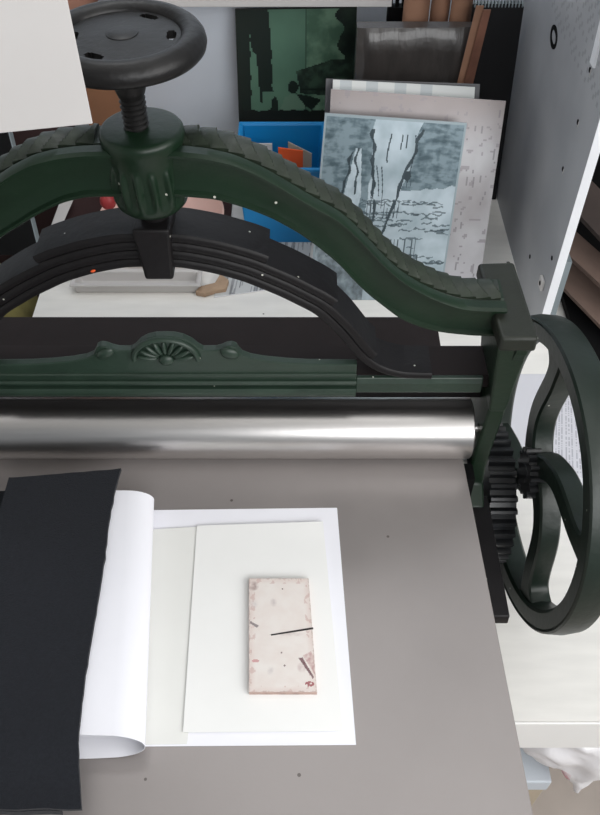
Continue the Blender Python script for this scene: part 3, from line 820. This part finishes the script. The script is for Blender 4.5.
def card(px0, px1, py, y, m, label, tilt=0., name='card', dz=0.):
    a = at(px0, py, y=y); b = at(px1, py, y=y); x0 = max(a.x, bxl + .02); x1 = min(b.x, bxr - .022)
    bm = nb(); prism(bm, None, [(x0, y, TZ + .007), (x1, y, TZ + .007), (x1, y + .012, a.z + tilt), (x0, y + .012, a.z)], [(x0, y + .004, TZ + .007), (x1, y + .004, TZ + .007), (x1, y + .016, a.z + tilt), (x0, y + .016, a.z)])
    tag(obj(name, bm, m), label, 'card')
card(288, 312, 145, 1.66, M['beige'], 'beige card standing at the back of the blue bin', -.03)
card(258, 272, 147, 1.64, M['white'], 'small white card standing at the left in the blue bin', 0)
card(278, 303, 151, 1.60, M['orange'], 'orange card standing at the front of the blue bin', -.008)
# pale bag rolled thing left of the bin is only wall; striped papers on table
def stripe_col(u, v):
    c = (196, 198, 198)
    k = u * 26
    if nz(k, v * 1.2, 3) > .12: c = (150, 152, 154)
    if nz(k * 2.3, v * 2, 6) > .33: c = (120, 122, 124)
    return c
z = TZ + .003
o = painted('striped_paper', [at(228, 238, z=z), at(312, 240, z=z), at(306, 284, z=z), at(214, 297, z=z)], .002, 90, 30, stripe_col, M['art'], None, M['paper']); tag(o, 'grey striped paper lying on the table in front of the blue bin', 'paper')
# white tray
q = [at(74, 294, z=TZ), at(196, 289, z=TZ)]
tr = thing('white_tray', 'shallow white tray lying behind the press under the leaf spring', 'tray', ((q[0].x + q[1].x) / 2, q[0].y + .03, TZ))
tw, td = q[1].x - q[0].x, .05; y0 = q[0].y
bm = nb(); rings(bm, [[(x, y, zz) for x, y in ((q[0].x + a, y0 + a), (q[1].x - a + .01, y0 + a), (q[1].x - a + .01, y0 + td - a), (q[0].x + a, y0 + td - a))] for a, zz in ((.012, TZ + .004), (.006, TZ + .026), (-.004, TZ + .028), (-.004, TZ + .022), (.002, TZ + .02), (.004, TZ + .0005))])
obj('body', bm, M['white'], tr, bevel=.002)
p = at(205, 296, z=TZ)
bm = nb(); rings(bm, [[(p.x + dx, p.y + dy, TZ + .001 + dz) for dx, dy in ((-.02, 0), (.0, -.006), (.02, .004), (.045, .01), (.05, .04), (.03, .06), (.02, .03), (-.012, .018))] for dz in (0, .012)])
tag(obj('torn_cardboard', bm, M['kraft'], bevel=.002), 'torn brown cardboard scrap at the right end of the white tray', 'cardboard')
# pink dish, maroon sheet
dc = Vector((-.315, 1.57, TZ + .008))
bm = nb(); lathe(bm, [(.002, .004), (.05, .004), (.085, .015), (.126, .04), (.138, .056), (.142, .056), (.131, .04), (.09, .012), (.055, 0), (.002, 0)], dc, 'Z', 64, cap=True)
tag(obj('pink_dish', bm, M['pink'], smooth=40), 'round pink dish on a dark sheet behind the press arch', 'dish')
bm = nb(); ellipsoid(bm, at(108, 201, y=1.53), Vector((.018, 0, 0)), Vector((0, .018, 0)), Vector((0, 0, .02)), 16, 10)
tag(obj('red_bead', bm, M['red'], smooth=180), 'small red lump at the left rim of the pink dish', 'bead')
tag(obj('dark_sheet', bx((-.56, 1.465, TZ + .0005), (-.165, 1.95, TZ + .007)), M['maroon'], bevel=.002), 'dark maroon sheet lying flat on the table under the pink dish', 'cloth')  # flat dark slab under the dish, reaching towards the table's left edge
# brown box and clay bowl at the back left
zbx = .03
bb = thing('cardboard_box', 'tall brown cardboard box at the back wall beside the hand wheel', 'box', (-.50, 1.9, TZ))
xr_ = at(131, 100, y=1.83).x
obj('carton', bx((-.515, 1.84, TZ + .008), (xr_, 1.98, zbx)), M['cardb'], bb, bevel=.002)
for lo, hi in (((-.515, 1.835, zbx - .09), (xr_, 1.84, zbx - .085)),): obj('flap_line', bx(lo, hi), M['cardb'], bb)
tag(obj('shade_box', bx((-.86, 1.80, FZ + .001), (-.57, 1.97, .026)), M['maroon'], bevel=.002), 'shaded left part of the cardboard box, built as its own dark brown box on the floor', 'shade_box')  # darker box put in for the shaded left part of the cardboard box
cc = Vector((at(58, 20, y=1.9).x, 1.9, zbx + .001))
tag(obj('clay_bowl', lathe(nb(), [(.002, 0), (.05, 0), (.08, .02), (.105, .055), (.118, .10), (.12, .14), (.114, .14), (.11, .1), (.095, .055), (.002, .012)], cc, 'Z', 48), M['terra'], smooth=40), 'brown clay bowl standing on top of the tall cardboard box', 'bowl')
# dark portfolio, white slat, olive sack at the left
q0 = at(6, 122, y=1.75); q1 = at(44, 255, z=TZ)
bm = nb(); prism(bm, None, [(-1.0, q1.y, TZ), (q1.x - .01, q1.y, TZ), (q0.x, 1.75, q0.z + .02), (-1.0, 1.75, q0.z + .02)], [(-1.0, q1.y + .02, TZ), (q1.x - .01, q1.y + .02, TZ), (q0.x, 1.77, q0.z + .02), (-1.0, 1.77, q0.z + .02)])
pf = obj('portfolio', bm, M['dark']); tag(pf, 'black portfolio with thin pale edge standing at the far left', 'portfolio')
bm = nb(); e0, e1 = Vector((q1.x - .01, q1.y - .001, TZ)), Vector((q0.x, 1.749, q0.z + .02)); prism(bm, None, [e0, e0 + Vector((.003, 0, 0)), e1 + Vector((.003, 0, 0)), e1], [v + Vector((0, .02, 0)) for v in (e0, e0 + Vector((.003, 0, 0)), e1 + Vector((.003, 0, 0)), e1)])
eo = obj('edge_strip', bm, M['slate'], None, label='thin pale edge'); eo.parent = pf; eo.location = eo.location - pf.location
a = at(47, 247, z=TZ); b = at(66, 200, y=1.66)
bm = nb(); d = Vector((.022, .0, 0)); prism(bm, None, [a - d * .4, a + d * .6, b + d * .8, b - d * .6], [v + Vector((0, .012, 0)) for v in (a - d * .4, a + d * .6, b + d * .8, b - d * .6)])
tag(obj('slat', bm, M['white'], bevel=.001), 'narrow white slat leaning left of the dark maroon sheet', 'slat')
bm = nb(); bmesh.ops.create_uvsphere(bm, u_segments=40, v_segments=28, radius=1, matrix=Matrix.Translation((-.80, 1.33, -.50)) @ Matrix.Diagonal((.21, .24, .34, 1)))
for v in bm.verts:
    n = v.co - Vector((-.80, 1.33, -.50)); v.co += n * (.14 * noise.fractal(v.co * 6, 1, 2, 3)); v.co.z = max(v.co.z, FZ + .001)
    v.co.x = min(v.co.x, -.572); v.co.y = min(v.co.y, 1.44)
tag(obj('olive_sack', bm, M['olive'], smooth=180), 'lumpy olive cloth sack on the floor left of the table', 'sack')

# wrapped package, kraft rolls, copper sheets, sketchbook, comb at the back
pk = [at(357, 26, y=1.72), at(476, 31, y=1.72)]
bm = nb(); nu, nv = 24, 18
g = []
for j in range(nv + 1):
    row = []
    for i in range(nu + 1):
        u, v = i / nu, j / nv; x = pk[0].x + (pk[1].x - pk[0].x) * u; zz = pk[0].z + (TZ + .001 - pk[0].z) * v
        e = min(u, 1 - u, v * 1.5, 1 - 0 * v); y = 1.70 + .012 * max(0, 1 - e / .08) + .006 * nz(u * 6, v * 6, 1) - .02 * v
        row.append(bm.verts.new((x, y, zz)))
    g.append(row)
gb = [[bm.verts.new((v.co.x, 1.745 + (v.co.y - 1.70) * -.3, v.co.z)) for v in row] for row in g]
for W, fl in ((g, 0), (gb, 1)):
    for j in range(nv):
        for i in range(nu):
            q = (W[j][i], W[j + 1][i], W[j + 1][i + 1], W[j][i + 1]); bm.faces.new(q[::-1] if fl else q)
bd = lambda W: [W[0][i] for i in range(nu + 1)] + [W[j][nu] for j in range(1, nv + 1)] + [W[nv][i] for i in range(nu - 1, -1, -1)] + [W[j][0] for j in range(nv - 1, 0, -1)]
a, b = bd(g), bd(gb)
for k in range(len(a)): bm.faces.new((a[k], a[(k + 1) % len(a)], b[(k + 1) % len(a)], b[k]))
tag(obj('wrapped_package', bm, M['wrap'], smooth=50), 'dark grey package wrapped in shiny clear plastic behind the leaning plates', 'package')
for (x0, x1, y, tp, lab, nm) in ((402, 428, 1.80, -14, 'kraft paper roll leftmost behind the wrapped package', 'M'), (429, 448, 1.83, -10, 'kraft paper roll in the middle behind the wrapped package', 'M'), (449, 470, 1.80, -16, 'kraft paper roll rightmost behind the wrapped package', 'M')):
    a = at(x0, 20, y=y); b = at(x1, 20, y=y); r = (b.x - a.x) / 2; ztop = at(x0, tp, y=y).z
    bm = nb(); lathe(bm, [(r * .93, TZ + .001), (r, TZ + .02), (r * .97, -.05), (r * 1.0, .08), (r * .97, ztop), (r * .82, ztop), (r * .82, ztop - .03)], ((a.x + b.x) / 2, y, 0), 'Z', 28, mod=lambda a_, h: 1 + .03 * math.sin(5 * a_ + h * 20))
    tag(obj('kraft_roll', bm, M['cardc'], smooth=60), lab, 'paper roll', 'kraft paper rolls')
for k, (t, bt_, yy, lab) in enumerate((((491, 10), (472, 88), 1.668, 'bright copper sheet leaning rightmost beside the sketchbook'), ((484, 6), (466, 86), 1.676, 'dull copper sheet standing left of the bright copper sheet'))):
    a = at(*t, y=yy); b = at(*bt_, y=yy); dd = (b - a) * ((a.z - TZ - .001) / (a.z - b.z)); b = a + dd
    w = .03
    bm = nb(); prism(bm, None, [a, a - Vector((w * .5, 0, 0)), b - Vector((w, 0, 0)), b], [v + Vector((0, .003, 0)) for v in (a, a - Vector((w * .5, 0, 0)), b - Vector((w, 0, 0)), b)])
    tag(obj('copper_sheet', bm, M['copper'] if k == 0 else M['cardc']), lab, 'metal sheet')
s4 = [at(474, 9, y=1.745), at(525, 9, y=1.745), None, None]; s4[1].x = min(s4[1].x, PX - .004)
sk = thing('sketchbook', 'black spiral bound sketchbook standing behind the copper sheets beside the shelf panel', 'sketchbook', (.42, 1.74, TZ))
bm = nb(); A = [Vector((s4[0].x, 1.755, s4[0].z)), Vector((s4[1].x, 1.755, s4[1].z)), Vector((PX - .003, 1.715, TZ + .001)), Vector((s4[0].x, 1.715, TZ + .001))]
prism(bm, None, A, [v + Vector((0, .015, .001)) for v in A]); obj('cover', bm, M['blackcov'], sk, bevel=.002)
bm = nb(); n = 15
for k in range(n):
    x = A[0].x + (A[1].x - A[0].x) * (k + .5) / n; c = Vector((x, 1.763, A[0].z + .002)); rs = []
    for q in range(17):
        t = 2 * PI * q / 16; d = Vector((0, math.cos(t), math.sin(t))); rs.append([c + d * (.0075 + .0012 * math.cos(w)) + Vector((.0016 * math.sin(w), 0, 0)) for w in [2 * PI * e / 6 for e in range(6)]])
    rings(bm, rs, True, False)
obj('spiral_binding', bm, M['slate'], sk, smooth=180)
# black toothed rack
a = at(388, 12, y=1.86); b = at(406, 12, y=1.86); zt_ = at(390, 8, y=1.86).z
rk = thing('black_rack', 'black rack with three upright prongs left of the kraft rolls', 'rack', (a.x, 1.87, TZ))
obj('upright', bx((a.x, 1.86, TZ + .001), (b.x, 1.885, zt_)), M['dark'], rk)
for k in range(3):
    x = a.x + .006 + (b.x - a.x - .012) * k / 2; obj('prong', bx((x - .0035, 1.865, zt_), (x + .0035, 1.88, zt_ + .02)), M['dark'], rk, bevel=.001)

# ================================================================== WHITE BOARD hanging at the upper left
yw = .575
c0 = at(93, 124, y=yw); cl = at(0, 133.5, y=yw - .02)
dirx = Vector((cl.x - c0.x, cl.y - c0.y, 0)).normalized()
far = c0 + dirx * .55; zb0 = c0.z; slope = (cl.z - c0.z) / (Vector((cl.x, cl.y)) - Vector((c0.x, c0.y))).length
bm = nb(); P_ = [Vector((c0.x, c0.y, c0.z)), Vector((far.x, far.y, c0.z + slope * .55)), Vector((far.x, far.y, 1.75)), Vector((c0.x, c0.y, 1.75))]
nn = Vector((-dirx.y, dirx.x, 0)); nn = nn if nn.y > 0 else -nn
prism(bm, None, P_, [v + nn * .012 for v in P_])
tag(obj('hanging_board', bm, M['white'], bevel=.0008), 'blank white board hanging in front of the hand wheel at upper left', 'board')

# ================================================================== UNDER THE TABLE, lower right
bm = nb(); bc_ = Vector((.495, .475, -.47)); tip = at(573, 804, y=.425); tip2 = at(640, 815, y=.44)
bmesh.ops.create_icosphere(bm, subdivisions=5, radius=1, matrix=Matrix.Translation(bc_) @ Matrix.Diagonal((.135, .05, .105, 1)))
for v in bm.verts:
    n = (v.co - bc_)
    f = max(0, (bc_.z - .005 - v.co.z) / .10)
    cr = abs(noise.noise(v.co * 15 + Vector((3, 1, 2)))); cr2 = abs(noise.noise(Vector((v.co.x * 9 + v.co.z * 6, v.co.y * 5, 1))))
    v.co += n * (-.16 * cr - .18 * cr2 + .08)
    k = math.exp(-((v.co.x - tip.x - .01) / .05) ** 2); k2 = math.exp(-((v.co.x - tip2.x) / .045) ** 2)
    v.co += (tip - v.co) * min(1, f) ** 1.5 * k * .75 + (tip2 - v.co) * min(1, f) ** 1.5 * k2 * .6
    v.co.z = min(v.co.z, TZ - .0975)
bm.normal_update()
for v in bm.verts:
    a_ = noise.ridged_multi_fractal(Vector((v.co.x * 15 + v.co.z * 9, v.co.y * 10, v.co.z * 12 - v.co.x * 8)), 1, 2, 3, 1, 2)
    v.co += v.normal * (.010 * (a_ - 1)); v.co.z = min(v.co.z, TZ - .0975)
pc_ = at(567, 785, y=.43); lay = bm.loops.layers.float_color.new('paint')
for f in bm.faces:
    q = f.calc_center_median(); dd = ((q.x - pc_.x - (q.z - pc_.z) * -.2) / .009) ** 2 + ((q.z - pc_.z) / .028) ** 2
    col_ = mixc((240, 238, 240), (224, 160, 170), 1.5 * (1 - dd) * (.5 + nz(q.x * 160, q.z * 160))) if dd < 1 else (240, 238, 240)
    for l in f.loops: l[lay] = lin(col_)
bag = obj('plastic_bag', bm, M['bag'], smooth=70); tag(bag, 'crumpled white plastic bag with pink print hanging under the front edge of the table', 'bag')
p0, p1 = at(523, 783, z=-.62), at(552, 790, z=-.62)
p0.y += .0; p1.y += .015
bx_ = thing('storage_box', 'pale blue box under the table edge left of the white bag', 'box', (p0.x, .6, FZ))
obj('carton', bx((p0.x - .12, p1.y, FZ + .001), (p1.x, p1.y + .22, -.66)), M['beige'], bx_, bevel=.002)
obj('lid', bx((p0.x - .122, p1.y - .003, -.662), (p1.x + .003, p1.y + .223, -.62)), M['boxblue'], bx_, bevel=.003)

# ================================================================== LIGHT
w = bpy.data.worlds.new('world'); S.world = w; w.use_nodes = True
bg = w.node_tree.nodes['Background']; bg.inputs[0].default_value = (.86, .93, 1, 1); bg.inputs[1].default_value = .25
def area(name, loc, target, sx, sy, power, col=(1, 1, 1)):
    l = bpy.data.lights.new(name, 'AREA'); l.shape = 'RECTANGLE'; l.size = sx; l.size_y = sy; l.energy = power; l.color = col
    o = bpy.data.objects.new(name, l); COL.objects.link(o); o.location = loc
    o.rotation_euler = (Vector(target) - Vector(loc)).to_track_quat('-Z', 'Y').to_euler(); return o
area('window_light', (1.75, -.35, 1.15), (.15, .75, -.1), 1.2, 1.3, 38, (1, .985, .97))
area('room_light', (.8, -1.15, 1.15), (0, 1.2, 0), 1.5, .9, 38, (.98, .99, 1))
area('roller_fill', (-.1, .55, 1.73), (-.1, .551, 0), 2.2, .7, 7, (1, .99, .98))  # added overhead fill to brighten the roller reflection
area('back_wall_fill', (-.25, 1.25, 1.70), (-.15, 1.9, .1), .6, .3, 9, (.97, .985, 1))  # added fill to brighten the back wall
S.view_settings.view_transform = 'Standard'; S.view_settings.look = 'None'; S.view_settings.gamma = 1; S.view_settings.use_curve_mapping = False
S.view_settings.exposure = -0.48
